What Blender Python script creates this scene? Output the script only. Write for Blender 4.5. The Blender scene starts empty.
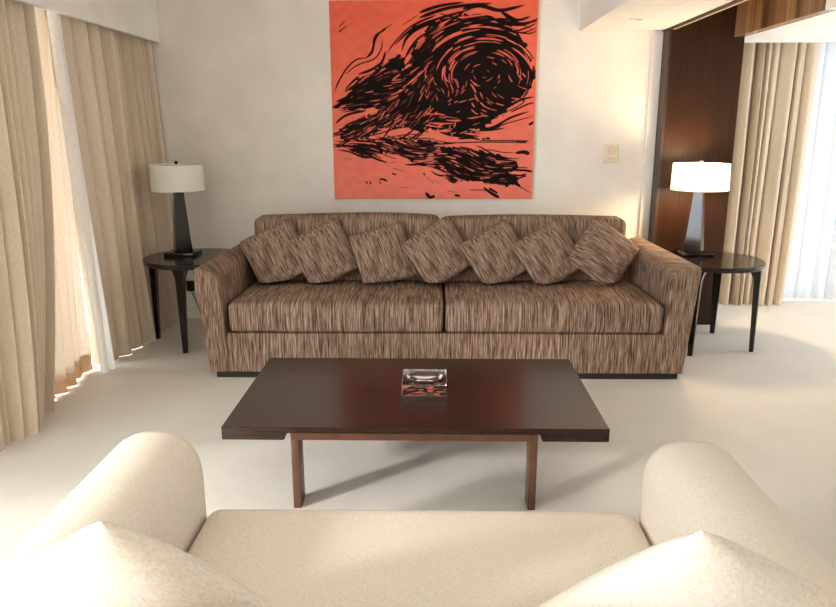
import bpy, bmesh, math, random
import numpy as np
from mathutils import Vector, Matrix

C = bpy.context.scene.collection
PI = math.pi
rnd = random.Random(7)

# ------------------------------------------------------------------ materials
def hexc(r, g, b):
    f = lambda c: (c/255/12.92) if c/255 <= .04045 else ((c/255+.055)/1.055)**2.4
    return (f(r), f(g), f(b), 1)

def new_mat(name):
    m = bpy.data.materials.new(name); m.use_nodes = True
    nt = m.node_tree; nt.nodes.clear()
    out = nt.nodes.new('ShaderNodeOutputMaterial')
    return m, nt, out

def nd(nt, t, **k):
    n = nt.nodes.new(t)
    for a, v in k.items():
        if a in n.inputs.keys() if not hasattr(n, a) else False: pass
        setattr(n, a, v)
    return n

def principled(nt, out, col, rough=.5, spec=.5, coat=0, metal=0):
    b = nt.nodes.new('ShaderNodeBsdfPrincipled')
    b.inputs['Base Color'].default_value = col
    b.inputs['Roughness'].default_value = rough
    b.inputs['Specular IOR Level'].default_value = spec
    b.inputs['Metallic'].default_value = metal
    b.inputs['Coat Weight'].default_value = coat
    b.inputs['Coat Roughness'].default_value = .08
    nt.links.new(b.outputs[0], out.inputs[0])
    return b

def noise(nt, scale3, detail=3, rough=.6, skew=None, scale=1.0, coord='Object'):
    tc = nt.nodes.new('ShaderNodeTexCoord')
    src = tc.outputs[coord]
    if skew:                                   # x += skew*y  (streaks seen on both x- and y-facing cloth)
        sp = nt.nodes.new('ShaderNodeSeparateXYZ'); nt.links.new(src, sp.inputs[0])
        ma = nt.nodes.new('ShaderNodeMath'); ma.operation = 'MULTIPLY_ADD'
        nt.links.new(sp.outputs[1], ma.inputs[0]); ma.inputs[1].default_value = skew; nt.links.new(sp.outputs[0], ma.inputs[2])
        cb = nt.nodes.new('ShaderNodeCombineXYZ')
        nt.links.new(ma.outputs[0], cb.inputs[0]); nt.links.new(sp.outputs[1], cb.inputs[1]); nt.links.new(sp.outputs[2], cb.inputs[2])
        src = cb.outputs[0]
    mp = nt.nodes.new('ShaderNodeMapping'); mp.inputs['Scale'].default_value = scale3
    nt.links.new(src, mp.inputs[0])
    n = nt.nodes.new('ShaderNodeTexNoise'); n.inputs['Scale'].default_value = scale
    n.inputs['Detail'].default_value = detail; n.inputs['Roughness'].default_value = rough
    nt.links.new(mp.outputs[0], n.inputs['Vector'])
    return n

def ramp(nt, fac, stops):
    r = nt.nodes.new('ShaderNodeValToRGB')
    el = r.color_ramp.elements
    while len(el) < len(stops): el.new(.5)
    for e, (p, c) in zip(el, stops): e.position = p; e.color = c
    nt.links.new(fac, r.inputs[0])
    return r

def bump(nt, h, b, strength=.3, dist=.003):
    bp = nt.nodes.new('ShaderNodeBump'); bp.inputs['Strength'].default_value = strength; bp.inputs['Distance'].default_value = dist
    nt.links.new(h, bp.inputs['Height']); nt.links.new(bp.outputs[0], b.inputs['Normal'])

def plain(name, col, rough=.5, spec=.5, coat=0, metal=0, var=None):
    m, nt, out = new_mat(name)
    b = principled(nt, out, col, rough, spec, coat, metal)
    n = noise(nt, (var or (30, 30, 30)), 2)
    k = lambda f: tuple(min(1, c*f) for c in col[:3])+(1,)
    r = ramp(nt, n.outputs[0], [(.3, k(.95)), (.7, k(1.04))])
    nt.links.new(r.outputs[0], b.inputs['Base Color'])
    return m

def chenille(name, sc, skew=None):
    m, nt, out = new_mat(name)
    b = principled(nt, out, (1, 1, 1, 1), .85, .12)
    n = noise(nt, sc, 4, .68, skew)
    r = ramp(nt, n.outputs[0], [(.33, hexc(38, 26, 20)), (.43, hexc(98, 76, 62)), (.53, hexc(142, 117, 100)), (.66, hexc(192, 165, 146))])
    nt.links.new(r.outputs[0], b.inputs['Base Color'])
    b.inputs['Sheen Weight'].default_value = .0
    bump(nt, n.outputs[0], b, .5, .004)
    return m

def wood(name, c0, c1, sc, rough, coat=.0, spec=.5):
    m, nt, out = new_mat(name)
    b = principled(nt, out, c0, rough, spec, coat)
    n = noise(nt, sc, 5, .6)
    r = ramp(nt, n.outputs[0], [(.3, c0), (.7, c1)])
    nt.links.new(r.outputs[0], b.inputs['Base Color'])
    bump(nt, n.outputs[0], b, .05, .001)
    return m

def cloth_trans(name, col, trans, transparent=0.0, sc=(260, 260, 40)):
    m, nt, out = new_mat(name)
    n = noise(nt, sc, 2)
    k = lambda f: tuple(min(1, c*f) for c in col[:3])+(1,)
    r = ramp(nt, n.outputs[0], [(.3, k(.88)), (.7, k(1.08))])
    d = nt.nodes.new('ShaderNodeBsdfDiffuse'); t = nt.nodes.new('ShaderNodeBsdfTranslucent')
    nt.links.new(r.outputs[0], d.inputs[0]); nt.links.new(r.outputs[0], t.inputs[0])
    mx = nt.nodes.new('ShaderNodeMixShader'); mx.inputs[0].default_value = trans
    nt.links.new(d.outputs[0], mx.inputs[1]); nt.links.new(t.outputs[0], mx.inputs[2])
    res = mx
    if transparent:
        tp = nt.nodes.new('ShaderNodeBsdfTransparent')
        m2 = nt.nodes.new('ShaderNodeMixShader'); m2.inputs[0].default_value = transparent
        nt.links.new(mx.outputs[0], m2.inputs[1]); nt.links.new(tp.outputs[0], m2.inputs[2]); res = m2
    nt.links.new(res.outputs[0], out.inputs[0])
    return m

def mat_glass(name, rough=0.0, thin=False):
    m, nt, out = new_mat(name)
    g = nt.nodes.new('ShaderNodeBsdfGlass'); g.inputs['Roughness'].default_value = rough; g.inputs['IOR'].default_value = 1.5
    if thin:                                   # flat window pane: clear with a faint reflection
        tp = nt.nodes.new('ShaderNodeBsdfTransparent'); gl = nt.nodes.new('ShaderNodeBsdfGlossy'); gl.inputs['Roughness'].default_value = 0
        mx = nt.nodes.new('ShaderNodeMixShader'); mx.inputs[0].default_value = .06
        nt.links.new(tp.outputs[0], mx.inputs[1]); nt.links.new(gl.outputs[0], mx.inputs[2]); nt.links.new(mx.outputs[0], out.inputs[0])
        nt.nodes.remove(g)
    else:
        nt.links.new(g.outputs[0], out.inputs[0])
    return m

M = {}
M['wall'] = plain('wall_paint', hexc(238, 232, 224), .75, .2, var=(3, 3, 3))
M['white'] = plain('white_paint', hexc(238, 234, 227), .5, .3, var=(3, 3, 3))
M['ceil'] = plain('ceiling_paint', hexc(236, 231, 222), .8, .2, var=(3, 3, 3))
def carpet():
    m, nt, out = new_mat('carpet')
    b = principled(nt, out, (1, 1, 1, 1), .95, .1)
    n = noise(nt, (170, 170, 170), 3, .7); n2 = noise(nt, (2.5, 2.5, 2.5), 3)
    r = ramp(nt, n.outputs[0], [(.3, hexc(208, 203, 194)), (.7, hexc(238, 233, 225))])
    r2 = ramp(nt, n2.outputs[0], [(.3, (.93, .93, .93, 1)), (.7, (1, 1, 1, 1))])
    mx = nt.nodes.new('ShaderNodeMix'); mx.data_type = 'RGBA'; mx.blend_type = 'MULTIPLY'; mx.inputs[0].default_value = 1
    nt.links.new(r.outputs[0], mx.inputs[6]); nt.links.new(r2.outputs[0], mx.inputs[7]); nt.links.new(mx.outputs[2], b.inputs['Base Color'])
    bump(nt, n.outputs[0], b, .5, .006)
    return m
M['carpet'] = carpet()
M['chenille'] = chenille('brown_chenille', (220, 5, 7))
M['chenille_arm'] = chenille('brown_chenille_arm', (220, 4, 7), skew=.8)
M['chenille_pillow'] = chenille('brown_chenille_pillow', (200, 40, 8))
def cream(name, sc, skew=None):
    m, nt, out = new_mat(name)
    b = principled(nt, out, (1, 1, 1, 1), .9, .1)
    n = noise(nt, sc, 3, .6, skew)
    r = ramp(nt, n.outputs[0], [(.3, hexc(210, 199, 184)), (.6, hexc(226, 216, 202)), (.8, hexc(235, 227, 215))])
    nt.links.new(r.outputs[0], b.inputs['Base Color'])
    bump(nt, n.outputs[0], b, .3, .002)
    return m
M['cream'] = cream('cream_weave', (300, 90, 90))
M['cream_arm'] = cream('cream_weave_arm', (110, 300, 110))
M['cream_pillow'] = cream('cream_weave_pillow', (260, 120, 90))
M['espresso'] = wood('espresso_wood', hexc(36, 23, 18), hexc(54, 35, 27), (3, 60, 60), .24, .1)
M['bronze'] = wood('walnut_frame', hexc(76, 50, 35), hexc(98, 66, 46), (40, 40, 6), .4)
M['lacquer'] = wood('black_lacquer', hexc(18, 12, 10), hexc(28, 19, 16), (60, 60, 6), .16, .1, .4)
M['dark_lamp'] = wood('dark_lamp_lacquer', hexc(16, 11, 10), hexc(24, 17, 15), (60, 60, 6), .16, 0, .5)
M['plinth'] = plain('black_plinth', hexc(24, 18, 16), .6)
M['panel'] = wood('dark_veneer', hexc(24, 12, 5), hexc(54, 27, 7), (70, 70, 2.2), .34, 0, .3)
M['panel_trim'] = wood('red_brown_trim', hexc(44, 26, 17), hexc(62, 36, 22), (60, 60, 4), .4)
def veneer_reflection():
    m, nt, out = new_mat('veneer_curtain_reflection')
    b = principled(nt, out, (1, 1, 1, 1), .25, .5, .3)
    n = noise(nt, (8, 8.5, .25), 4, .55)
    r = ramp(nt, n.outputs[0], [(.34, hexc(84, 56, 36)), (.5, hexc(124, 92, 62)), (.66, hexc(160, 126, 92))])  # tan stripes: the curtain's reflection painted into the header's wood colour
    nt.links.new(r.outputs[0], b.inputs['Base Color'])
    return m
M['veneer'] = veneer_reflection()
M['cream_trim'] = plain('cream_trim', hexc(206, 182, 150), .5)
M['drape'] = cloth_trans('linen_drape', hexc(212, 195, 172), .014)
M['lining'] = cloth_trans('thin_lining', hexc(240, 224, 204), .10)
M['hem'] = cloth_trans('double_hem', hexc(214, 178, 138), .04)
M['sheer_tail'] = cloth_trans('white_sheer_tail', hexc(244, 243, 240), .22, .04)
M['sheer'] = cloth_trans('white_sheer', hexc(206, 208, 210), .05, .01)
M['shade'] = cloth_trans('lamp_shade_linen', hexc(250, 246, 238), .24, sc=(200, 200, 200))
M['glass'] = mat_glass('crystal')
M['pane'] = mat_glass('window_pane', thin=True)
M['brass'] = plain('brushed_nickel', hexc(190, 180, 165), .3, metal=1)
M['black_plastic'] = plain('black_plastic', hexc(28, 24, 22), .4)
M['ivory'] = plain('ivory_plastic', hexc(234, 222, 200), .45)
M['ivory2'] = plain('ivory_dial', hexc(220, 202, 172), .4)
M['groove'] = plain('joint_taupe', hexc(150, 138, 120), .7)  # even taupe of the soffit joint strip and downlight lens
def bulbmat():
    m, nt, out = new_mat('lit_bulb')
    e = nt.nodes.new('ShaderNodeEmission'); e.inputs[0].default_value = (1, .66, .34, 1); e.inputs[1].default_value = 30
    nt.links.new(e.outputs[0], out.inputs[0]); return m
M['bulb_lit'] = bulbmat()
M['bulb'] = plain('opal_bulb', hexc(235, 232, 225), .3)

# ------------------------------------------------------------------ builders
def origin(p):
    v = Vector((0, 0, 0))
    while p is not None: v += p.location; p = p.parent
    return v

def obj(name, bm, mat, parent=None, smooth=True, loc=None):
    if loc is not None: bmesh.ops.translate(bm, vec=-Vector(loc), verts=bm.verts)
    if parent is not None: bmesh.ops.translate(bm, vec=-origin(parent), verts=bm.verts)
    me = bpy.data.meshes.new(name); bm.normal_update(); bm.to_mesh(me); bm.free()
    me.materials.append(mat)
    if smooth:
        for p in me.polygons: p.use_smooth = True
    o = bpy.data.objects.new(name, me); C.objects.link(o)
    if loc is not None: o.location = loc
    if parent is not None: o.parent = parent
    if smooth: autosmooth(o)
    return o

def autosmooth(o, ang=40):
    me = o.data
    bm = bmesh.new(); bm.from_mesh(me)
    for e in bm.edges:
        if len(e.link_faces) == 2 and e.calc_face_angle(0) > math.radians(ang): e.smooth = False
    bm.to_mesh(me); bm.free()

def tag(o, label=None, cat=None, group=None, kind=None):
    if label: o['label'] = label
    if cat: o['category'] = cat
    if group: o['group'] = group
    if kind: o['kind'] = kind
    return o

def thing(name, label, cat, loc=(0, 0, 0), group=None):
    o = bpy.data.objects.new(name, None); C.objects.link(o); o.location = loc; o.empty_display_size = .1
    return tag(o, label, cat, group)

def dup(root, label, loc=None):
    r = root.copy(); C.objects.link(r); r['label'] = label
    if loc is not None: r.location = loc
    for ch in list(root.children):
        c = ch.copy(); C.objects.link(c); c.parent = r
        for g in list(ch.children):
            d = g.copy(); C.objects.link(d); d.parent = c
    return r

def struct(name, bm, mat, smooth=False):
    o = obj(name, bm, mat, None, smooth); o['kind'] = 'structure'; return o

def box(x0, x1, y0, y1, z0, z1, bev=0, bm=None, seg=2):
    b = bmesh.new()
    bmesh.ops.create_cube(b, size=1)
    for v in b.verts:
        v.co = Vector(((x0+x1)/2+v.co.x*(x1-x0), (y0+y1)/2+v.co.y*(y1-y0), (z0+z1)/2+v.co.z*(z1-z0)))
    if bev: bmesh.ops.bevel(b, geom=list(b.edges), offset=bev, segments=seg, affect='EDGES', profile=.5)
    if bm is None: return b
    me = bpy.data.meshes.new('t'); b.to_mesh(me); b.free(); bm.from_mesh(me); bpy.data.meshes.remove(me)
    return bm

def rbox(x0, x1, y0, y1, z0, z1, r, puff=0, n=14, fpuff=0, wob=0, seed=0):
    """upholstered block: rounded box with crowned top and front"""
    b = bmesh.new(); bmesh.ops.create_cube(b, size=2)
    bmesh.ops.subdivide_edges(b, edges=list(b.edges), cuts=n, use_grid_fill=True)
    c = Vector(((x0+x1)/2, (y0+y1)/2, (z0+z1)/2)); h = Vector(((x1-x0)/2, (y1-y0)/2, (z1-z0)/2))
    rr = random.Random(seed); ph = [rr.uniform(0, 6.28) for _ in range(6)]
    for v in b.verts:
        # concentrate vertices near edges
        p = Vector([math.copysign(abs(t)**.6, t)*hh for t, hh in zip(v.co, h)])
        q = Vector([max(-(hh-r), min(hh-r, t)) for t, hh in zip(p, h)])
        d = p-q
        if d.length > 1e-9: p = q+d.normalized()*r
        u, w, zz = p.x/h.x, p.y/h.y, p.z/h.z
        if puff and p.z > 0: p.z += puff*max(0, 1-u**4)*max(0, 1-w**4)*min(1, zz*1.2)
        if fpuff and p.y < 0: p.y -= fpuff*max(0, 1-u**4)*max(0, 1-zz**2)
        if wob:
            p.z += wob*math.sin(p.x*4.3+ph[0])*math.sin(p.y*5+ph[1])*(1 if p.z > 0 else 0)
            p.y += wob*math.sin(p.x*5.1+ph[2])*math.sin(p.z*9+ph[3])*(1 if p.y < 0 else 0)
        v.co = c+p
    return b

def loft(sections, closed=True, cap=True):
    """sections: list of rings of points with equal count"""
    b = bmesh.new(); rings = [[b.verts.new(p) for p in s] for s in sections]
    n = len(rings[0])
    for a, c in zip(rings, rings[1:]):
        for i in range(n if closed else n-1):
            j = (i+1) % n; b.faces.new((a[i], a[j], c[j], c[i]))
    if cap and closed:
        b.faces.new(list(reversed(rings[0]))); b.faces.new(rings[-1])
    bmesh.ops.recalc_face_normals(b, faces=b.faces)
    return b

def circle(cx, cy, z, r, n=48):
    return [(cx+r*math.cos(2*PI*i/n), cy+r*math.sin(2*PI*i/n), z) for i in range(n)]

def lathe(prof, cx=0, cy=0, n=48, cap=True):
    return loft([circle(cx, cy, z, r, n) for r, z in prof], True, cap)

def tube(pts, r, n=8):
    pts = [Vector(p) for p in pts]; secs = []
    for i, p in enumerate(pts):
        t = (pts[min(i+1, len(pts)-1)]-pts[max(i-1, 0)]).normalized()
        a = t.cross(Vector((0, 0, 1)) if abs(t.z) < .9 else Vector((1, 0, 0))).normalized(); c = t.cross(a)
        secs.append([p+a*r*math.cos(2*PI*k/n)+c*r*math.sin(2*PI*k/n) for k in range(n)])
    return loft(secs)

def catmull(pts, n=10):
    out = []; P = [pts[0]]+list(pts)+[pts[-1]]
    for i in range(1, len(P)-2):
        p0, p1, p2, p3 = [np.array(P[i+k], float) for k in (-1, 0, 1, 2)]
        for k in range(n):
            t = k/n
            out.append(.5*((2*p1)+(-p0+p2)*t+(2*p0-5*p1+4*p2-p3)*t*t+(-p0+3*p1-3*p2+p3)*t**3))
    out.append(np.array(P[-2], float)); return out

# ------------------------------------------------------------------ setting
WY = 6.12          # picture wall
LX = -2.58         # window wall on the left
CZ = 2.85
struct('floor', box(-4.7, 5.3, -4.7, 7.2, -.1, 0), M['carpet'])
struct('ceiling', box(-4.7, 5.3, -4.7, 7.2, CZ, CZ+.1), M['ceil'])
struct('wall_back', box(-2.9, 2.45, WY, WY+.16, 0, CZ), M['wall'])
struct('wall_alcove', box(2.35, 2.45, WY+.16, 7.0, 0, CZ), M['wall'])
bm = bmesh.new()                                          # wall with the alcove window opening
box(2.45, 3.0, 7.0, 7.16, 0, CZ, bm=bm); box(4.9, 5.3, 7.0, 7.16, 0, CZ, bm=bm); box(3.0, 4.9, 7.0, 7.16, 2.42, CZ, bm=bm)
struct('wall_alcove_window', bm, M['wall'])
bm = bmesh.new()
box(5.2, 5.3, -4.7, 4.9, 0, CZ, bm=bm); box(5.2, 5.3, 5.9, 7.0, 0, CZ, bm=bm); box(5.2, 5.3, 4.9, 5.9, 2.42, CZ, bm=bm); box(5.2, 5.3, 4.9, 5.9, 0, .06, bm=bm)
struct('wall_right', bm, M['wall'])
struct('wall_rear', box(-4.7, 5.3, -4.7, -4.55, 0, CZ), M['wall'])
bm = bmesh.new()                                          # window wall on the left, behind the curtains
box(-2.74, LX, 3.1, 3.2, 0, CZ, bm=bm); box(-2.74, LX, 5.5, WY, 0, CZ, bm=bm)
box(-2.74, LX, 3.2, 5.5, 2.42, CZ, bm=bm); box(-2.74, LX, 3.2, 5.5, 0, .06, bm=bm)
struct('wall_left', bm, M['wall'])
struct('wall_return', box(-4.55, -2.74, 3.1, 3.2, 0, CZ), M['wall'])
bm = bmesh.new()                                          # the room widens behind the camera: glazed wall further left
box(-4.55, -4.4, -4.55, -4.3, 0, CZ, bm=bm); box(-4.55, -4.4, .9, 3.1, 0, CZ, bm=bm)
box(-4.55, -4.4, -4.3, .9, 2.74, CZ, bm=bm); box(-4.55, -4.4, -4.3, .9, 0, .06, bm=bm)
struct('wall_glazed', bm, M['wall'])

def window(name, a0, a1, z0, z1, fixed, axis, nm):
    """frame with mullions and one pane between each pair"""
    bm = bmesh.new(); t = .03; w = .05
    def bar(p0, p1, q0, q1):
        if axis == 'y': box(fixed-t, fixed+t, p0, p1, q0, q1, .004, bm, 1)
        else: box(p0, p1, fixed-t, fixed+t, q0, q1, .004, bm, 1)
    bar(a0, a1, z0, z0+w); bar(a0, a1, z1-w, z1)
    for k in range(nm+1):
        p = a0+(a1-a0-w)*k/nm; bar(p, p+w, z0+w, z1-w)
    o = struct(name, bm, M['white'])
    for k in range(nm):
        p0 = a0+(a1-a0-w)*k/nm+w; p1 = a0+(a1-a0-w)*(k+1)/nm
        pb = box(fixed-.003, fixed+.003, p0, p1, z0+w, z1-w) if axis == 'y' else box(p0, p1, fixed-.003, fixed+.003, z0+w, z1-w)
        obj('pane', pb, M['pane'], o, False)
    return o
window('window_1', 3.2, 5.5, .06, 2.42, -2.68, 'y', 2)
window('window_3', -4.3, .9, .06, 2.74, -4.48, 'y', 4)
window('window_4', 4.9, 5.9, .06, 2.42, 5.25, 'y', 1)
window('window_2', 3.0, 4.9, 0, 2.42, 7.08, 'x', 2)

struct('baseboard_back', box(-2.58, 1.745, WY-.018, WY, 0, .085, .004), M['white'])
struct('baseboard_right', box(5.182, 5.2, -4.55, 7.0, 0, .06, .004), M['white'])
# dropped ceiling over the right of the sofa
struct('trim_1', box(1.165, 1.815, -4.55, WY, 2.383, CZ, .004), M['ceil'])
struct('trim_2', box(1.815, 1.838, -4.55, WY-.0, 2.374, 2.60), M['panel_trim'])
struct('trim_3', box(1.848, 1.866, -4.55, 5.93, 2.372, 2.60), M['cream_trim'])
struct('trim_4', box(1.838, 2.33, -4.55, WY, 2.60, 2.64), M['ceil'])
struct('trim_5', box(1.24, 1.75, 4.46, 4.475, 2.380, 2.3835), M['groove'])
# left pelmet in front of the curtain heads
struct('trim_6', box(-2.262, -2.222, 3.1, WY, 2.312, CZ, .003), M['white'])
# pelmet over the alcove curtains
struct('trim_7', box(2.45, 5.2, 6.50, 6.54, 2.336, CZ, .003), M['white'])
# white casing at the end of the picture wall
struct('trim_8', box(1.745, 1.828, WY-.03, WY, 0, 2.383, .004), M['white'])
# veneered pier panel, its edge strip, and the header that runs on from it
struct('wall_panel', box(1.848, 2.414, 5.95, WY, 0, 2.60, .003), M['panel'])
struct('trim_9', box(1.828, 1.848, 5.945, WY, 0, 2.60, .002), M['panel_trim'])
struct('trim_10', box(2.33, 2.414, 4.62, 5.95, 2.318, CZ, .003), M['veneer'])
struct('trim_11', box(2.33, 2.414, -4.55, 4.62, 2.318, CZ, .003), M['white'])

# ------------------------------------------------------------------ curtains
def drape_bm(top, bot, zt, zb, folds, amp, along='y', seed=1, nu=None, nv=30, flare=0.0, rnd_amp=.5, bow=None):
    """hanging cloth: top/bot = ((pos0, pos1), offset) along the wall; folds swell to the hem"""
    rr = random.Random(seed); nu = nu or folds*22
    # uneven fold widths
    ws = [rr.uniform(.45, 1.7) for _ in range(folds)]; s = sum(ws); edge = [0]
    for w in ws: edge.append(edge[-1]+w/s)
    am = [rr.uniform(1-rnd_amp, 1+rnd_amp*.6) for _ in range(folds+1)]; sk = [rr.uniform(-.5, .5) for _ in range(folds+1)]
    b = bmesh.new(); rows = []
    for j in range(nv+1):
        v = j/nv; z = zt+(zb-zt)*v; row = []
        for i in range(nu+1):
            u = i/nu
            k = max(0, min(folds-1, next((q for q in range(folds) if u <= edge[q+1]), folds-1)))
            t = (u-edge[k])/(edge[k+1]-edge[k])
            tt = t+.12*sk[k]*math.sin(PI*t)*v
            a = am[k]*(1-t)+am[k+1]*t
            lob = abs(math.sin(PI*tt))**.75; wv = (2*lob-1)*(-1 if along == 'x' else 1)+.14*math.sin(4*PI*tt+sk[k]*6)
            d = amp*a*wv*(.75+.35*v) + .012*math.sin(9*u+5*v+seed)*v
            e = v**(1.0 if bow is None else bow)
            p = (top[0][0]+(top[0][1]-top[0][0])*u)*(1-e)+(bot[0][0]+(bot[0][1]-bot[0][0])*u)*e
            p -= (.10+.10*sk[k])*(edge[k+1]-edge[k])*((top[0][1]-top[0][0])*(1-e)+(bot[0][1]-bot[0][0])*e)*math.sin(2*PI*t) 
            off = top[1]*(1-v)+bot[1]*v + flare*v*v + d
            zz = z+(.003*math.sin(13*u+seed) if j == nv else 0)
            row.append(b.verts.new((off, p, zz) if along == 'y' else (p, off, zz)))
        rows.append(row)
    for r0, r1 in zip(rows, rows[1:]):
        for i in range(nu): b.faces.new((r0[i], r0[i+1], r1[i+1], r1[i]))
    bmesh.ops.recalc_face_normals(b, faces=b.faces)
    return b

def drape(name, label, mat, loc, group=None, cat='curtain', **k):
    b = drape_bm(**k)
    o = obj(name, b, M[mat], None, True, loc)
    return tag(o, label, cat, group)

drape('curtain', 'beige linen curtain hanging nearest the camera at far left edge, gathered in wide folds', 'drape', (-2.32, 3.7, .02),
      top=((3.22, 4.43), -2.40), bot=((3.22, 3.98), -2.36), zt=2.7, zb=.004, folds=11, amp=.115, seed=11, bow=2.4)
drape('curtain', 'tightly pleated beige linen curtain beside the unlit lamp and left side table', 'drape', (-2.3, 5.3, .02),
      top=((4.74, 6.11), -2.40), bot=((4.82, 6.10), -2.35), zt=2.7, zb=.004, folds=12, amp=.115, seed=23)
mid = drape('curtain', 'thin backlit beige curtain with darker hem band between the two linen curtains', 'lining', (-2.4, 4.3, .02),
      top=((4.66, 4.86), -2.47), bot=((3.955, 4.74), -2.40), zt=2.7, zb=.10, folds=6, amp=.045, seed=5)
hb = drape_bm(top=((3.955, 4.74), -2.403), bot=((3.955, 4.74), -2.40), zt=.135, zb=.012, folds=6, amp=.048, seed=5, nv=4)
obj('hem', hb, M['hem'], mid)['label'] = 'darker doubled hem band'
drape('curtain', 'narrow bright white sheer curtain tail poking out by the pleated linen curtain', 'sheer_tail', (-2.3, 4.6, .02),
      top=((4.60, 4.71), -2.345), bot=((4.64, 4.79), -2.275), zt=2.7, zb=.004, folds=2, amp=.03, seed=9)
# alcove
drape('curtain', 'cream linen curtain hanging beside the bright window at the right, behind the lit lamp', 'drape', (3.0, 6.8, .02),
      top=((2.50, 3.40), 6.72), bot=((2.52, 3.34), 6.72), zt=2.6, zb=.004, folds=10, amp=.085, along='x', seed=31, bow=1.6)
drape('curtain', 'white sheer curtain glowing over the window at the right edge', 'sheer', (4.0, 6.9, .02),
      top=((3.0, 5.0), 6.88), bot=((3.0, 5.0), 6.88), zt=2.6, zb=.004, folds=16, amp=.03, along='x', seed=37)

# ------------------------------------------------------------------ brown sofa
FY = 4.57
sofa = thing('sofa', 'long brown flecked chenille sofa with two seat cushions under the painting', 'sofa', (.07, 5.05, 0))
obj('plinth', box(-1.462, 1.635, 4.578, 5.46, 0, .035), M['plinth'], sofa, False)['label'] = 'black recessed plinth'
def sofa_arm(side):
    # profile per station along y: outer bottom, outer top, rounded inner top, inner bottom
    secs = []
    ys = [FY+.0, FY+.006, FY+.02]+[FY+.02+(.96-.02)*k/12 for k in range(1, 13)]
    for iy, y in enumerate(ys):
        t = (y-FY)/.96
        ins = (.022, .006, 0)[iy] if iy < 3 else 0
        if side < 0:
            ob, ot, it, ib = -1.506+.10*t, -1.578+.13*t, -1.405+.075*t, -1.362+.03*t
        else:
            ob, ot, it, ib = 1.672-.10*t, 1.738-.13*t, 1.545-.075*t, 1.519-.03*t
        zt = (.752 if side < 0 else .768)+.055*t
        sg = 1 if side > 0 else -1
        ring = []
        zb = .035
        # outer face up
        for k in range(7): 
            f = k/6; ring.append((ob+(ot-ob)*f-sg*ins, zb+(zt-.03-zb)*f+ (ins if k == 0 else 0)))
        # small outer radius
        for k in range(1, 5):
            a = PI/2*k/4; ring.append((ot-sg*.03*(1-math.cos(a))-sg*ins, zt-.03+.03*math.sin(a)-ins))
        # top runs gently inward to a bigger inner radius
        R = .075; x2 = it; 
        for k in range(0, 8):
            a = PI/2*k/7; ring.append((x2+sg*(R-R*math.sin(a))+sg*ins, zt-.012-R+R*math.cos(a)-ins))
        for k in range(1, 7):
            f = k/6; ring.append((it+(ib-it)*f+sg*ins, (zt-.012-R)*(1-f)+zb*f+(ins if k == 6 else 0)))
        secs.append([(x, y, z) for x, z in ring])
    return loft(secs)
obj('arm', sofa_arm(-1), M['chenille_arm'], sofa)
obj('arm', sofa_arm(1), M['chenille_arm'], sofa)
obj('front_rail', rbox(-1.375, 1.53, FY+.008, 4.75, .035, .312, .012, n=8), M['chenille'], sofa)
obj('back_frame', rbox(-1.325, 1.41, 5.36, 5.55, .035, .93, .04, n=8), M['chenille'], sofa)
obj('base', box(-1.37, 1.52, 4.75, 5.36, .036, .30), M['chenille'], sofa, False)
for (a, b_, s) in ((-1.358, .070, 1), (.084, 1.512, 2)):
    obj('seat_cushion', rbox(a, b_, FY-.005, 5.36, .316, .515, .034, puff=.022, n=22, fpuff=.012, wob=.004, seed=s), M['chenille'], sofa)
obj('back_cushion', rbox(-1.335, .055, 5.27, 5.50, .50, 1.0, .05, puff=.012, n=20, fpuff=.03, wob=.006, seed=5), M['chenille'], sofa)
obj('back_cushion', rbox(.065, 1.425, 5.27, 5.50, .50, .992, .05, puff=.006, n=20, fpuff=.03, wob=.006, seed=6), M['chenille'], sofa)

# ------------------------------------------------------------------ pillows
def pillow_bm(size, thick, n=26, pinch=.07, seed=0, power=.55, blunt=.085):
    """square scatter pillow in the local XZ plane, front towards -Y"""
    rr = random.Random(seed); ph = [rr.uniform(0, 6.28) for _ in range(6)]
    b = bmesh.new(); grid = {}
    for side in (-1, 1):
        for i in range(n+1):
            for j in range(n+1):
                u = math.sin((i/n*2-1)*PI/2); v = math.sin((j/n*2-1)*PI/2)
                edge = i in (0, n) or j in (0, n)
                if side == 1 and edge: grid[(1, i, j)] = grid[(-1, i, j)]; continue
                x = u*(1-pinch*(1-v*v)); z = v*(1-pinch*(1-u*u)); cr = 1-blunt*(u*v)**4; x *= cr; z *= cr
                h = ((1-u*u)*(1-v*v))**power
                h *= 1+.08*math.sin(3*u+ph[0])*math.sin(2.5*v+ph[1])
                wr = .03*math.sin(9*(u+v)+ph[2])*abs(u*v)*(1-h)
                grid[(side, i, j)] = b.verts.new((x*size/2, side*(h+wr)*thick/2, z*size/2))
    for side in (-1, 1):
        for i in range(n):
            for j in range(n):
                f = [grid[(side, i, j)], grid[(side, i+1, j)], grid[(side, i+1, j+1)], grid[(side, i, j+1)]]
                b.faces.new(f if side == -1 else f[::-1])
    bmesh.ops.recalc_face_normals(b, faces=b.faces)
    return b

def place(o, loc, spin, lean, yaw):
    """spin in its own plane, lean its top back (+y), yaw about z"""
    o.matrix_world = Matrix.Translation(loc) @ Matrix.Rotation(yaw, 4, 'Z') @ Matrix.Rotation(lean, 4, 'X') @ Matrix.Rotation(-spin, 4, 'Y')

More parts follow.
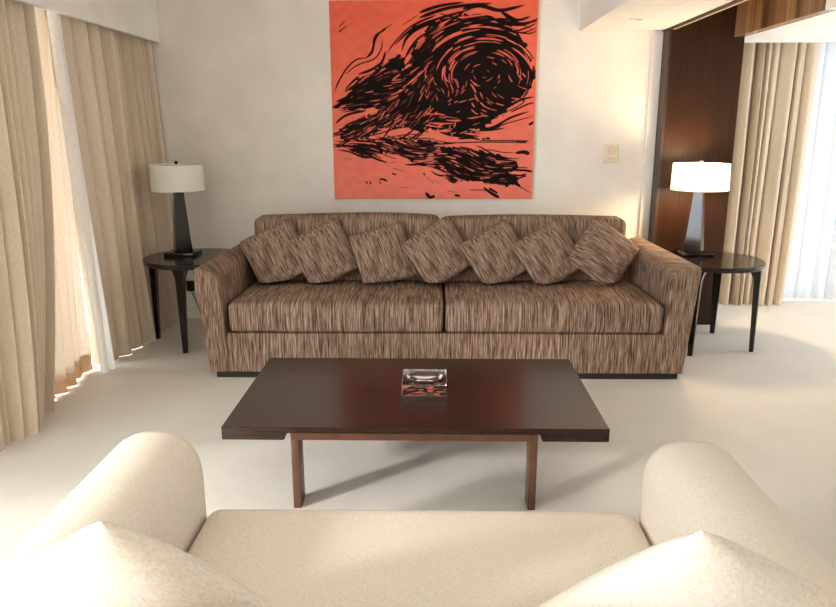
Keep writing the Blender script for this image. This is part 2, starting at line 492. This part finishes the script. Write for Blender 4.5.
def squash(o, zs):
    m = o.matrix_world.copy(); inv = m.inverted()
    for v in o.data.vertices:
        p = m @ v.co
        if p.z < zs+.03:
            p.z = zs+.003+max(0, .03+(p.z-zs-.03)*.16) if p.z < zs+.03 else p.z
            v.co = inv @ p
R = math.radians
PL = [  # x, z centre at y, spin, yaw
    (-1.135, .745, 25, 8, 'flecked brown pillow leaning at the left arm, first of the sofa row'),
    (-.785, .752, 27, 9, 'flecked brown pillow second from the left arm, overlapping the first'),
    (-.355, .742, 15, 9, 'least tilted brown pillow, third from the left end of the sofa'),
    (.045, .758, 31, 9, 'middle brown pillow of the seven, over the gap between seat cushions'),
    (.465, .742, 28, 9, 'flecked brown pillow just right of the middle pillow, third from the right arm'),
    (.840, .745, 30, 9, 'flecked brown pillow second from the right arm, left of the lamplit one'),
    (1.228, .757, 51, 9, 'lamplit brown pillow against the right arm, last of the sofa row'),
]
pm = None
for k, (x, z, sp, yw, lab) in enumerate(PL):
    me = obj('throw_pillow', pillow_bm(.435 if k != 6 else .43, .17, seed=k), M['chenille_pillow'])
    place(me, (x, 5.13-.012*k*0, z), R(sp), R(-20), R(yw))
    squash(me, .532)
    tag(me, lab, 'pillow', 'brown scatter pillows along the sofa')

# ------------------------------------------------------------------ coffee table
ct = thing('coffee_table', 'low dark espresso coffee table on walnut frame legs before the sofa', 'coffee table', (-.08, 3.33, 0))
TX0, TX1, TY0, TY1, TH = -.9124, .7575, 2.8595, 3.8144, .3926
LA, LB = -.6161, .455
# slab with recess cut into its underside between the legs
prof = [(TX0, TH), (TX1, TH), (TX1, TH-.060), (LB+.018, TH-.060), (LB+.006, TH-.028), (LA-.012, TH-.028), (LA-.026, TH-.060), (TX0, TH-.060)]
tb = loft([[(x, TY0, z) for x, z in prof], [(x, TY1, z) for x, z in prof]])
bmesh.ops.bevel(tb, geom=[e for e in tb.edges], offset=.0025, segments=2, affect='EDGES')
obj('tabletop', tb, M['espresso'], ct)
rt = TH-.029
fr = bmesh.new()
for y0 in (TY0+.012, TY1-.112):
    box(LA, LB, y0, y0+.10, rt-.036, rt, .002, fr, 1)
box(LA, LA+.034, TY0+.112, TY1-.112, rt-.036, rt, .002, fr, 1); box(LB-.034, LB, TY0+.112, TY1-.112, rt-.036, rt, .002, fr, 1)
obj('frame', fr, M['bronze'], ct)
for x0 in (LA, LB-.034):
    for y0 in (TY0+.012, TY1-.112):
        lg = box(x0, x0+.034, y0, y0+.10, 0, rt-.036, .002)
        obj('leg', lg, M['bronze'], ct)

# crystal ashtray
ax0, ax1, ay0, ay1, az = -.149, .068, 3.232, 3.462, TH+.001
ah = .058
def ashtray_bm():
    cx, cy = (ax0+ax1)/2, (ay0+ay1)/2; n = 64; b = bmesh.new()
    def sq(z, ins=0):
        pts = []
        for i in range(n):
            a = 2*PI*i/n+PI/4; c, s = math.cos(a), math.sin(a); k = 1/max(abs(c), abs(s))
            pts.append((cx+c*k*((ax1-ax0)/2-ins), cy+s*k*((ay1-ay0)/2-ins), z))
        return pts
    def ci(z, r): return [(cx+r*math.cos(2*PI*i/n+PI/4), cy+r*math.sin(2*PI*i/n+PI/4), z) for i in range(n)]
    secs = [sq(az, .002), sq(az+.002), sq(az+ah-.003), sq(az+ah, .003), ci(az+ah, .088), ci(az+ah-.004, .085), ci(az+ah-.016, .078), ci(az+ah-.026, .06), ci(az+ah-.030, .03)]
    return loft(secs)
ash = obj('ashtray', ashtray_bm(), M['glass'], None, True, ((ax0+ax1)/2, (ay0+ay1)/2, az))
autosmooth(ash, 30)
tag(ash, 'square clear crystal ashtray with round bowl on the coffee table', 'ashtray')

# ------------------------------------------------------------------ side tables
def side_table(label, loc, rot):
    t = thing('side_table', label, 'side table', (0, 0, 0), 'round dark side tables')
    r = .388; z = .672
    obj('tabletop', lathe([(r-.03, z-.040), (r-.008, z-.038), (r-.002, z-.030), (r, z-.012), (r, z-.006), (r-.006, z)], n=72), M['lacquer'], t)
    for k in range(4):
        a = rot+PI/2*k; d = Vector((math.cos(a), math.sin(a), 0)); q = Vector((-d.y, d.x, 0)); secs = []
        for (zz, ro, wt, dp) in ((0, .372, .036, .030), (.25, .371, .050, .036), (.50, .370, .064, .044), (.56, .370, .070, .05), (.59, .370, .080, .062), (.634, .370, .11, .09)):
            c = d*(ro-dp/2)
            secs.append([c+q*wt/2*sx+d*dp/2*sy+Vector((0, 0, zz)) for sx, sy in ((-1, -1), (-.9, 1), (.9, 1), (1, -1))])
        lb = loft(secs); bmesh.ops.bevel(lb, geom=[e for e in lb.edges if abs((e.verts[0].co-e.verts[1].co).z) > .02], offset=.004, segments=2, affect='EDGES')
        obj('leg', lb, M['lacquer'], t)
    t.location = loc
    return t
st1 = side_table('round dark side table in the left corner, holding the unlit lamp', (-1.845, 5.47, 0), R(-92))
st2 = side_table('round dark side table right of the sofa, holding the lit lamp', (2.095, 5.40, 0), R(57))

# ------------------------------------------------------------------ lamps
def lamp(label, loc, lit, rot, rs):
    t = thing('table_lamp', label, 'lamp', (0, 0, 0), 'obelisk table lamps')
    obj('base_plate', box(-.115, .115, -.115, .115, 0, .030, .004), M['dark_lamp'], t)
    c, s = math.cos(rot), math.sin(rot)
    def sq(h, z): return [(c*x*h-s*y*h, s*x*h+c*y*h, z) for x, y in ((-1, -1), (1, -1), (1, 1), (-1, 1))]
    st = loft([sq(.064, .030), sq(.058, .10), sq(.033, .50), sq(.033, .505)])
    bmesh.ops.bevel(st, geom=[e for e in st.edges], offset=.003, segments=2, affect='EDGES')
    obj('stem', st, M['dark_lamp'], t)
    obj('socket', lathe([(.012, .505), (.012, .56), (.018, .565), (.018, .60)], n=20), M['brass'], t)
    sh = bmesh.new()
    n = 72; r0, r1, z0, z1 = rs, rs*.973, .502, .698; th = .003
    sh.free(); sh = loft([circle(0, 0, z0, r0, n), circle(0, 0, z1, r1, n), circle(0, 0, z1, r1-th, n), circle(0, 0, z0, r0-th, n), circle(0, 0, z0, r0, n)], True, False)
    bmesh.ops.remove_doubles(sh, verts=sh.verts, dist=1e-5)
    shade = obj('lamp_shade', sh, M['shade'], t)
    rg = bmesh.new()                         # wire ring and spider carrying the shade
    for k in range(3):
        a = 2*PI*k/3+.5
        tb_ = tube([(0, 0, .688), (math.cos(a)*(rs*.974-.002), math.sin(a)*(rs*.974-.002), .688)], .0025, 6)
        me = bpy.data.meshes.new('t'); tb_.to_mesh(me); tb_.free(); rg.from_mesh(me); bpy.data.meshes.remove(me)
    obj('spider', rg, M['brass'], shade)
    obj('rod', tube([(0, 0, .66), (0, 0, .70)], .004, 8), M['brass'], t)
    obj('finial', lathe([(.004, .700), (.012, .704), (.014, .712), (.010, .720), (.004, .725)], n=20), M['brass'] if lit else M['dark_lamp'], t)
    obj('bulb', lathe([(.014, .60), (.020, .61), (.030, .63), (.030, .645), (.018, .66), (.006, .664)], n=24), M['bulb_lit'] if lit else M['bulb'], t)
    t.location = loc
    return t
lamp('unlit table lamp with dark obelisk stem and white drum shade in the left corner', (-1.965, 5.54, .672), False, R(30), .200)
LR = (2.035, 5.58, .672)
lamp('glowing table lamp with dark obelisk stem against the wood panel at right', LR, True, R(-31), .212)

# ------------------------------------------------------------------ wall socket and cord at left
so = thing('wall_socket', 'dark round wall socket low on the wall between left side table and sofa', 'socket', (-2.13, WY, .29))
obj('face_plate', box(-2.165, -2.095, WY-.010, WY, .245, .335, .004), M['black_plastic'], so)
obj('plug', loft([[(-2.13+.024*math.cos(a*PI/8), WY-d, .29+.024*math.sin(a*PI/8)) for a in range(16)] for d in (.010, .040)]), M['black_plastic'], so)
pts = catmull([(-2.13, WY-.042, .285), (-2.10, WY-.06, .24), (-2.05, WY-.07, .12), (-2.02, WY-.10, .02), (-1.95, WY-.16, .007), (-1.85, WY-.12, .007)], 8)
tag(obj('power_cord', tube(pts, .004, 6), M['black_plastic'], None, True, (-2.0, WY-.1, 0)), 'black power cord dangling from the low wall socket to the carpet', 'cord')

# ------------------------------------------------------------------ thermostat
th = thing('thermostat', 'small ivory thermostat box on the wall right of the painting', 'thermostat', (1.47, WY, 1.43))
obj('housing', rbox(1.415, 1.528, WY-.030, WY, 1.355, 1.508, .010, n=8), M['ivory'], th)
obj('dial', loft([[(1.475+r*math.cos(a*PI/12), WY-d, 1.455+r*math.sin(a*PI/12)) for a in range(24)] for r, d in ((.032, .030), (.032, .040), (.028, .044))]), M['ivory2'], th)
obj('slider', box(1.447, 1.503, WY-.034, WY-.029, 1.380, 1.396, .001), M['ivory2'], th)

# ------------------------------------------------------------------ ceiling downlight
dl = thing('downlight', 'small round recessed downlight in the dropped ceiling at right', 'light', (1.44, 5.42, 2.383))
obj('ring', loft([circle(1.44, 5.42, 2.3825, .055, 40), circle(1.44, 5.42, 2.376, .052, 40), circle(1.44, 5.42, 2.376, .038, 40), circle(1.44, 5.42, 2.3825, .036, 40)], True, False), M['white'], dl)
obj('lens', loft([circle(1.44, 5.42, 2.3815, .0375, 40), circle(1.44, 5.42, 2.3790, .030, 40), circle(1.44, 5.42, 2.3785, .004, 40)], True, True), M['groove'], dl)

# ------------------------------------------------------------------ cream loveseat (seen from behind)
ls = thing('loveseat', 'cream woven loveseat with rounded arms in the foreground, facing the sofa', 'loveseat', (-.04, 1.6, 0))
def ls_arm(x0, x1, zt):
    w = x1-x0; cx = (x0+x1)/2; secs = []
    for (y, ins) in ((.98, .03), (.99, .012), (1.02, 0), (1.3, 0), (1.6, 0), (1.9, 0), (2.10, 0), (2.135, .006), (2.152, .020), (2.16, .04)):
        ring = []; hw = w/2-ins; r = hw
        ring.append((cx-hw, .10+ins)); 
        for k in range(1, 5): ring.append((cx-hw, .10+(.53-.10)*k/5))
        for k in range(0, 17):
            a = PI-PI*k/16; e = .82
            ca, sa = math.cos(a), math.sin(a)
            ring.append((cx+hw*math.copysign(abs(ca)**e, ca), .53+(zt-.53-ins)*abs(sa)**e))
        for k in range(4, -1, -1): ring.append((cx+hw, .10+(ins if k == 0 else 0)+(.53-.10)*k/5))
        secs.append([(x, y, z) for x, z in ring])
    return loft(secs)
obj('arm', ls_arm(-1.045, -.745, .702), M['cream_arm'], ls)
obj('arm', ls_arm(.675, .975, .682), M['cream_arm'], ls)
obj('base', rbox(-.745, .675, .98, 2.10, .10, .26, .02, n=8), M['cream'], ls)
obj('seat_cushion', rbox(-.742, .672, 1.12, 2.148, .26, .427, .045, puff=.02, n=24, fpuff=0), M['cream'], ls)
obj('backrest', rbox(-.745, .675, .93, 1.14, .12, .76, .06, puff=.01, n=14), M['cream'], ls)
for x in (-.98, .91):
    for y in (1.06, 2.06):
        obj('foot', loft([circle(x, y, 0, .022, 16), circle(x, y, .10, .032, 16)]), M['lacquer'], ls)
p1 = obj('throw_pillow', pillow_bm(.54, .20, seed=21, pinch=.04, power=.5, blunt=.035), M['cream_pillow'])
place(p1, (-.650, 1.30, .634), R(38), R(26), R(4)); squash(p1, .437)
tag(p1, 'cream pillow propped corner up at the left arm of the loveseat', 'pillow', 'cream pillows on the loveseat')
p2 = obj('throw_pillow', pillow_bm(.56, .20, seed=22, pinch=.04, power=.5, blunt=.035), M['cream_pillow'])
place(p2, (.532, 1.31, .626), R(53), R(28), R(-2)); squash(p2, .437)
tag(p2, 'cream pillow propped corner up at the right arm of the loveseat', 'pillow', 'cream pillows on the loveseat')

# ------------------------------------------------------------------ painting
PX0, PX1, PZ0, PZ1 = -.832, .827, 1.0553, 2.62
def paint():
    """ink map in photo pixels: x 330..537, y -16..199"""
    S = 2.2; W, H0, H1 = 207, -16, 199
    nx, ny = int(W*S), int((H1-H0)*S)
    g = np.random.default_rng(4)
    ink = np.zeros((ny, nx), np.float32)
    X = (np.arange(nx)+.5)/S+330; Y = (np.arange(ny)+.5)/S+H0
    XX, YY = np.meshgrid(X, Y)
    # value noise for ragged edges
    def vnoise(sx, sy, seed):
        r = np.random.default_rng(seed); G = r.random((80, 80))
        u = (XX-330)/sx; v = (YY+20)/sy; i = np.floor(u).astype(int) % 79; j = np.floor(v).astype(int) % 79
        fu = u-np.floor(u); fv = v-np.floor(v); fu = fu*fu*(3-2*fu); fv = fv*fv*(3-2*fv)
        return (G[j, i]*(1-fu)+G[j, i+1]*fu)*(1-fv)+(G[j+1, i]*(1-fu)+G[j+1, i+1]*fu)*fv
    n1 = vnoise(7, 5, 1); n2 = vnoise(2.5, 2, 2); n3 = vnoise(1.2, 1.2, 3)
    def polymask(poly, rag=2.5):
        x = XX+(n1-.5)*rag*3+(n2-.5)*rag*1.6; y = YY+(n2-.5)*rag*1.5+(n1-.5)*rag
        m = np.zeros_like(XX, bool); P = poly+[poly[0]]
        for (x0, y0), (x1, y1) in zip(P, P[1:]):
            if y0 == y1: continue
            c = ((y0 > y) != (y1 > y)) & (x < (x1-x0)*(y-y0)/(y1-y0)+x0); m ^= c
        return m
    def stroke(pts, w0, w1, val, strength=1.0, soft=.5):
        pts = np.array(pts, float); n = len(pts)
        for k in range(n-1):
            a, b = pts[k], pts[k+1]; t = (k+.5)/(n-1)
            w = (w0+(w1-w0)*t)*min(1, 4*t+.25)*min(1, 4*(1-t)+.25)
            x0 = int((min(a[0], b[0])-w-1-330)*S); x1 = int((max(a[0], b[0])+w+1-330)*S)+1
            y0 = int((min(a[1], b[1])-w-1-H0)*S); y1 = int((max(a[1], b[1])+w+1-H0)*S)+1
            x0, y0, x1, y1 = max(x0, 0), max(y0, 0), min(x1, nx), min(y1, ny)
            if x1 <= x0 or y1 <= y0: continue
            xs = XX[y0:y1, x0:x1]; ys = YY[y0:y1, x0:x1]; d = b-a; L = d@d+1e-9
            tt = np.clip(((xs-a[0])*d[0]+(ys-a[1])*d[1])/L, 0, 1)
            ds = np.hypot(xs-a[0]-tt*d[0], ys-a[1]-tt*d[1])
            m = np.clip((w/2-ds)/soft+.5, 0, 1)*strength
            s = ink[y0:y1, x0:x1]; ink[y0:y1, x0:x1] = s*(1-m)+val*m
    def swirl(cx, cy, ky=1.0, pull=0.0):
        def f(p):
            dx, dy = p[0]-cx, (p[1]-cy)*ky; v = np.array([-dy*1.0, dx/ky]); v = v+pull*np.array([dx, dy]); return v/(np.hypot(*v)+1e-6)
        return f
    def const(deg, wob=0.0):
        def f(p):
            a = math.radians(deg+wob*math.sin(p[0]*.06+p[1]*.09)); return np.array([math.cos(a), -math.sin(a)])
        return f
    def flow(mask, f, n, lmin, lmax, wmin, wmax, val, strength=1.0):
        ii = np.argwhere(mask)
        if len(ii) == 0: return
        for k in g.integers(0, len(ii), n):
            p = np.array([X[ii[k][1]], Y[ii[k][0]]]); L = g.uniform(lmin, lmax); pts = [p]; st = 1.2
            sg = 1 if g.random() < .5 else -1
            for _ in range(max(2, int(L/st))): p = p+sg*f(p)*st; pts.append(p)
            w = g.uniform(wmin, wmax); stroke(pts, w, w*g.uniform(.3, 1), val, strength)
    regions = [
        # the great curl
        ([(412, 40), (422, 22), (434, 10), (450, 3), (470, -2), (492, 1), (510, 10), (520, 24), (529, 36), (534, 52), (534, 66), (530, 78), (523, 87), (512, 95), (505, 104), (494, 112), (484, 121), (470, 124), (452, 126), (436, 124), (426, 110), (424, 80), (420, 50)], swirl(484, 62, 1.25), 75, 55),
        # rising strokes left of the curl
        ([(432, 14), (440, 20), (436, 45), (432, 80), (436, 118), (420, 124), (404, 118), (384, 116), (378, 100), (388, 92), (398, 76), (402, 62), (412, 52), (420, 34)], const(52, 14), 70, 45),
        # left plume
        ([(333, 97), (342, 92), (350, 84), (356, 66), (366, 60), (378, 56), (388, 46), (400, 40), (408, 44), (404, 58), (410, 74), (406, 90), (392, 98), (370, 98), (350, 99)], const(28, 20), 40, 25),
        # lower left wing
        ([(335, 130), (340, 120), (352, 112), (372, 104), (392, 104), (412, 106), (418, 114), (402, 116), (384, 120), (366, 130), (344, 134)], const(22, 12), 36, 22),
        # field band
        ([(335, 137), (352, 141), (372, 134), (392, 132), (436, 134), (438, 160), (428, 163), (416, 160), (404, 151), (386, 146), (364, 151), (350, 146)], const(-12, 14), 60, 40),
        # dark hedge right
        ([(428, 142), (452, 141), (476, 144), (500, 148), (518, 156), (521, 164), (512, 170), (524, 174), (520, 182), (506, 184), (492, 181), (474, 178), (464, 178), (452, 180), (444, 172), (446, 164), (434, 164), (424, 158)], const(-14, 18), 66, 40),
    ]
    masks = []
    for poly, f, nc, nb in regions:
        m = polymask(poly); masks.append(m)
        ink[m] = .97
    for (poly, f, nc, nb), m in zip(regions, masks):
        edge = m & ~np.roll(np.roll(m, 6, 0), 6, 1) | m & ~np.roll(np.roll(m, -6, 0), -6, 1)
        flow(edge, f, nb, 8, 26, .8, 2.4, .97)
    ring = polymask(regions[0][0], 0) & (((XX-486)/30)**2+((YY-60)/17)**2 > 1)
    flow(ring & (YY < 64), swirl(484, 62, 1.25), 55, 8, 24, .5, 1.5, .03)
    flow(polymask(regions[0][0], 0) & ~ring, swirl(484, 62, 1.25), 16, 3, 9, .5, 1.2, .05)
    low = ring & (YY >= 64)
    flow(low & (XX > 470), const(-38, 30), 26, 4, 12, .6, 1.6, .03)
    flow(low & (XX <= 470), const(75, 60), 40, 3, 9, .5, 1.2, .05)
    flow(low & (YY > 100) & (XX < 480), const(4, 15), 20, 8, 20, .6, 1.3, .05)
    for (poly, f, nc, nb), m in list(zip(regions, masks))[1:]:
        flow(m, f, int(nc*.6), 4, 13, .45, 1.5, .03)
    for (poly, f, nc, nb), m in list(zip(regions, masks))[1:]: flow(m, f, 40, 5, 14, .5, 1.1, .6, .6)
    flow(ring & (YY < 40), swirl(484, 70, 1.15), 22, 14, 34, .7, 1.9, .03)
    Z = lambda u, v, q: ((325 if q % 2 == 0 else 430)+u/6.07, (0 if q < 2 else 100)+v/6.07)
    def K(q, pts, w0, w1, val=.97): stroke(catmull([Z(u, v, q) for u, v in pts], 8), w0, w1, val)
    # plume strokes upper left
    K(0, [(410, 50), (340, 100), (305, 150), (285, 225), (250, 265)], 1.0, 3.0)
    K(0, [(370, 85), (310, 125), (295, 190)], 1.5, 3)
    K(0, [(255, 265), (190, 275), (130, 330), (80, 410), (50, 480)], 1.6, 1.6)
    K(0, [(245, 290), (180, 320), (120, 370)], 1.4, 1.0)
    K(0, [(365, 225), (345, 290), (280, 340), (200, 370)], 2.2, 3.0)
    K(0, [(350, 150), (340, 210), (300, 270), (220, 300)], 1.0, 1.6)
    K(0, [(200, 385), (150, 430), (115, 470)], 3, 1)
    K(0, [(185, 420), (150, 500), (60, 550)], 1.2, 3)
    K(0, [(50, 590), (110, 540), (180, 470)], 4, 5)
    K(0, [(90, 65), (125, 30)], 1, .8); K(0, [(85, 100), (135, 62)], 1.4, .8)
    K(0, [(465, 225), (490, 150), (540, 95), (620, 50), (668, 40)], 1.5, 6)
    K(0, [(505, 110), (560, 50), (668, 0)], 1, 2.2)
    K(0, [(470, 60), (530, 20), (560, 0)], .6, .8)
    K(0, [(650, 120), (600, 190), (540, 260)], 5, 2); K(0, [(668, 160), (600, 280), (470, 380)], 5, 2)
    # strokes at the upper right
    K(1, [(90, 60), (160, 10), (200, -20)], 3, 1.5); K(1, [(130, 95), (230, 30), (340, 10), (420, 40)], 3, 2)
    K(1, [(380, 20), (450, 50), (560, 60), (660, 15)], 4, 1.6); K(1, [(400, 70), (500, 100), (580, 80), (640, 50)], 2.5, 1.2)
    K(1, [(540, 110), (600, 115), (640, 100)], 1.6, 1); K(1, [(430, -20), (520, 30), (600, 10)], 4, 2)
    K(1, [(200, -40), (300, -60), (420, -30), (560, -60)], 5, 3); K(1, [(-60, -20), (60, -60), (200, -80)], 4, 2)
    K(1, [(470, 590), (560, 540), (640, 520)], 3, 1.5); K(1, [(500, 620), (600, 570), (640, 560)], 2, 1.2)
    K(3, [(300, 140), (400, 110), (500, 50), (610, 10)], 3, 2); K(3, [(360, 130), (470, 90), (640, 40)], 1.5, 1)
    K(3, [(160, 155), (240, 110), (290, 70)], 3, 2); K(3, [(620, 95), (640, 80)], 3, 2)
    for pts, a, b in (([(395, 30), (412, 14), (436, 4), (470, -6)], 2, 3), ([(405, 44), (418, 24), (440, 12)], 3, 2), ([(440, -2), (470, 6), (505, 4), (530, 14)], 2.5, 1.6), ([(500, -4), (516, 8), (536, 6)], 3, 2), ([(420, 2), (450, -8), (490, -12)], 4, 3), ([(505, 16), (522, 18), (536, 13)], 2, 1), ([(386, 40), (396, 26), (410, 12), (428, 2)], 1, 2)):
        stroke(catmull(pts, 8), a, b, .97)
    # lower strokes and horizon
    K(2, [(50, 85), (120, 30), (240, 0)], 2, 3); K(2, [(60, 150), (150, 80), (260, 50)], 2, 2); K(2, [(140, 185), (300, 160), (430, 120), (560, 105), (668, 110)], 1.6, 1)
    K(2, [(170, 210), (350, 185), (500, 160), (600, 165)], 1.2, 1); K(2, [(300, 195), (500, 185), (668, 190)], 1.2, 1.2)
    K(2, [(50, 205), (140, 205), (220, 195)], 1, 1); K(2, [(50, 240), (120, 235), (230, 250)], 2.4, 2)
    K(2, [(60, 265), (130, 275), (210, 310), (270, 315)], 1.2, 3)
    K(3, [(0, 190), (120, 215), (300, 212), (540, 212), (620, 205)], 1, 1.6); K(3, [(180, 190), (260, 184), (310, 195)], 2.6, 2)
    K(3, [(310, 200), (420, 202), (610, 202)], 1.2, 1.2); K(3, [(330, 190), (345, 190)], 2, 1.5); K(3, [(355, 186), (372, 188)], 2.4, 2)
    K(3, [(540, 212), (600, 215)], 2, 1.5); K(3, [(540, 285), (590, 280), (618, 290)], 3, 5)
    K(3, [(320, 270), (380, 265), (450, 280), (540, 285)], 1, 1)
    K(3, [(480, 430), (560, 440), (610, 430)], 2, 2); K(3, [(490, 490), (560, 460), (610, 440)], 2.5, 1)
    K(3, [(340, 520), (390, 560), (440, 590)], 2, 4); K(3, [(380, 530), (430, 560)], 3, 2); K(3, [(250, 540), (340, 540), (400, 560)], .8, 1)
    K(3, [(10, 410), (50, 435), (90, 440)], 1, 2.5); K(3, [(165, 575), (190, 580)], 3, 2)
    K(2, [(320, 465), (345, 465), (365, 478)], 2, 2.2); K(2, [(400, 425), (425, 432)], 2, 1.2); K(2, [(615, 560), (640, 590), (668, 580)], 4, 3)
    for u, v in ((235, 488), (258, 490), (318, 487), (600, 430)): K(2, [(u, v-6), (u+8, v+6)], 1.5, 1)
    for q, pts in ((2, [(400, 385), (440, 400), (490, 410)]), (2, [(440, 515), (500, 525)]), (2, [(95, 322), (150, 325)]), (2, [(390, 350), (430, 345)]), (3, [(20, 470), (60, 490)]), (3, [(110, 545), (170, 555)]), (2, [(620, 450), (668, 500)])):
        K(q, pts, .7, .5, .7)
    # soft brown-black variation and dry-brush grain
    grain = np.clip((ink-.04)*1.12, 0, 1)
    Rr, nyv = grain, ny
    # coral ground: warmer orange above, pinker below
    t = np.clip((YY-0)/199, 0, 1)[..., None]
    lin = lambda c: np.array(hexc(*c)[:3])
    ground = lin((234, 106, 80))*(1-t)+lin((238, 128, 110))*t
    ground = ground*(.93+.12*n1[..., None])
    col = ground*(1-grain[..., None])+lin((26, 18, 17))*grain[..., None]
    return col, nx, ny
col, nx, ny = paint()
# photograph pixel -> canvas: x edges lean with height, so sample by row
def painting_mesh():
    verts = []; faces = []
    d = .035; yf = WY-d-.002
    xs = np.linspace(PX0, PX1, nx+1); zs = np.linspace(PZ1, PZ0, ny+1)
    XX, ZZ = np.meshgrid(xs, zs)
    V = np.stack([XX.ravel(), np.full(XX.size, yf), ZZ.ravel()], 1)
    idx = np.arange((ny+1)*(nx+1)).reshape(ny+1, nx+1)
    F = np.stack([idx[1:, :-1].ravel(), idx[1:, 1:].ravel(), idx[:-1, 1:].ravel(), idx[:-1, :-1].ravel()], 1)
    me = bpy.data.meshes.new('canvas')
    V = V-np.array([0, WY-.02, PZ0])
    me.from_pydata(V.tolist(), [], F.tolist())
    at = me.color_attributes.new('paint', 'FLOAT_COLOR', 'CORNER')
    fc = col.reshape(-1, 3); arr = np.ones((len(F)*4, 4), np.float32); arr[:, :3] = np.repeat(fc, 4, 0)
    at.data.foreach_set('color', arr.ravel())
    m, nt, out = new_mat('painted_canvas')
    b = principled(nt, out, (1, 1, 1, 1), .8, .08)
    a = nt.nodes.new('ShaderNodeAttribute'); a.attribute_name = 'paint'
    nt.links.new(a.outputs['Color'], b.inputs['Base Color'])
    n = noise(nt, (400, 400, 400), 2); bump(nt, n.outputs[0], b, .12, .001)
    me.materials.append(m)
    return me
pt = thing('painting', 'large coral red canvas with sweeping black brush strokes above the sofa', 'painting', (0, WY-.02, PZ0))
cv = bpy.data.objects.new('canvas', painting_mesh()); C.objects.link(cv); cv.parent = pt
obj('stretcher', box(PX0, PX1, WY-.0365, WY-.001, PZ0, PZ1), plain('canvas_edge', hexc(214, 170, 130), .7), pt, False)['label'] = 'tan canvas edge'

# ------------------------------------------------------------------ light
w = bpy.data.worlds.new('World'); bpy.context.scene.world = w; w.use_nodes = True
bg = w.node_tree.nodes['Background']; bg.inputs[0].default_value = (.85, .925, 1.0, 1); bg.inputs[1].default_value = 8.0
def portal(name, loc, rot, sx, sy):
    l = bpy.data.lights.new(name, 'AREA'); l.shape = 'RECTANGLE'; l.size = sx; l.size_y = sy; l.cycles.is_portal = True
    o = bpy.data.objects.new(name, l); C.objects.link(o); o.location = loc; o.rotation_euler = rot
portal('daylight_portal', (-2.78, 4.35, 1.24), (0, R(-90), 0), 2.36, 2.3)
portal('daylight_portal_glazed', (-4.6, -1.7, 1.40), (0, R(-90), 0), 2.68, 5.2)     # faces +x
portal('daylight_portal_right', (5.36, 5.4, 1.24), (0, R(90), 0), 2.36, 1.0)
portal('daylight_portal_alcove', (3.95, 7.2, 1.21), (R(-90), 0, 0), 1.9, 2.42)   # faces -y
pl = bpy.data.lights.new('lamp_light', 'POINT'); pl.energy = 38; pl.color = (1, .74, .46); pl.shadow_soft_size = .07
po = bpy.data.objects.new('lamp_light', pl); C.objects.link(po); po.location = (LR[0], LR[1], LR[2]+.585)

sl = bpy.data.lights.new('hazy_sun', 'SUN'); sl.energy = 2.5; sl.angle = R(6); sl.color = (1, .96, .90)
so_ = bpy.data.objects.new('hazy_sun', sl); C.objects.link(so_)
so_.rotation_euler = Vector((.78, .62, -.36)).to_track_quat('-Z', 'Y').to_euler()

# ------------------------------------------------------------------ camera
f, p, yaw, roll = 717.6, .2422, .0213, -.0020
fw = Vector((-math.sin(yaw)*math.cos(p), math.cos(yaw)*math.cos(p), -math.sin(p)))
rt_ = Vector((math.cos(yaw), math.sin(yaw), 0)); up = rt_.cross(fw)
r2 = rt_*math.cos(roll)+up*math.sin(roll); u2 = -rt_*math.sin(roll)+up*math.cos(roll)
cam = bpy.data.cameras.new('Camera'); co = bpy.data.objects.new('Camera', cam); C.objects.link(co)
mw = Matrix((r2, u2, -fw)).transposed().to_4x4(); mw.translation = Vector((0, 0, 1.65)); co.matrix_world = mw
cam.sensor_fit = 'HORIZONTAL'; cam.sensor_width = 36; cam.lens = 36*f/836; cam.clip_start = .05
sc = bpy.context.scene; sc.camera = co
vs = sc.view_settings; vs.view_transform = 'Standard'; vs.look = 'None'; vs.gamma = 1; vs.use_curve_mapping = False; vs.exposure = 0.70
sc.cycles.max_bounces = 10; sc.cycles.diffuse_bounces = 6; sc.cycles.transparent_max_bounces = 12; sc.cycles.transmission_bounces = 8
sc.cycles.sample_clamp_indirect = 6; sc.cycles.caustics_reflective = False
sc.cycles.use_denoising = True
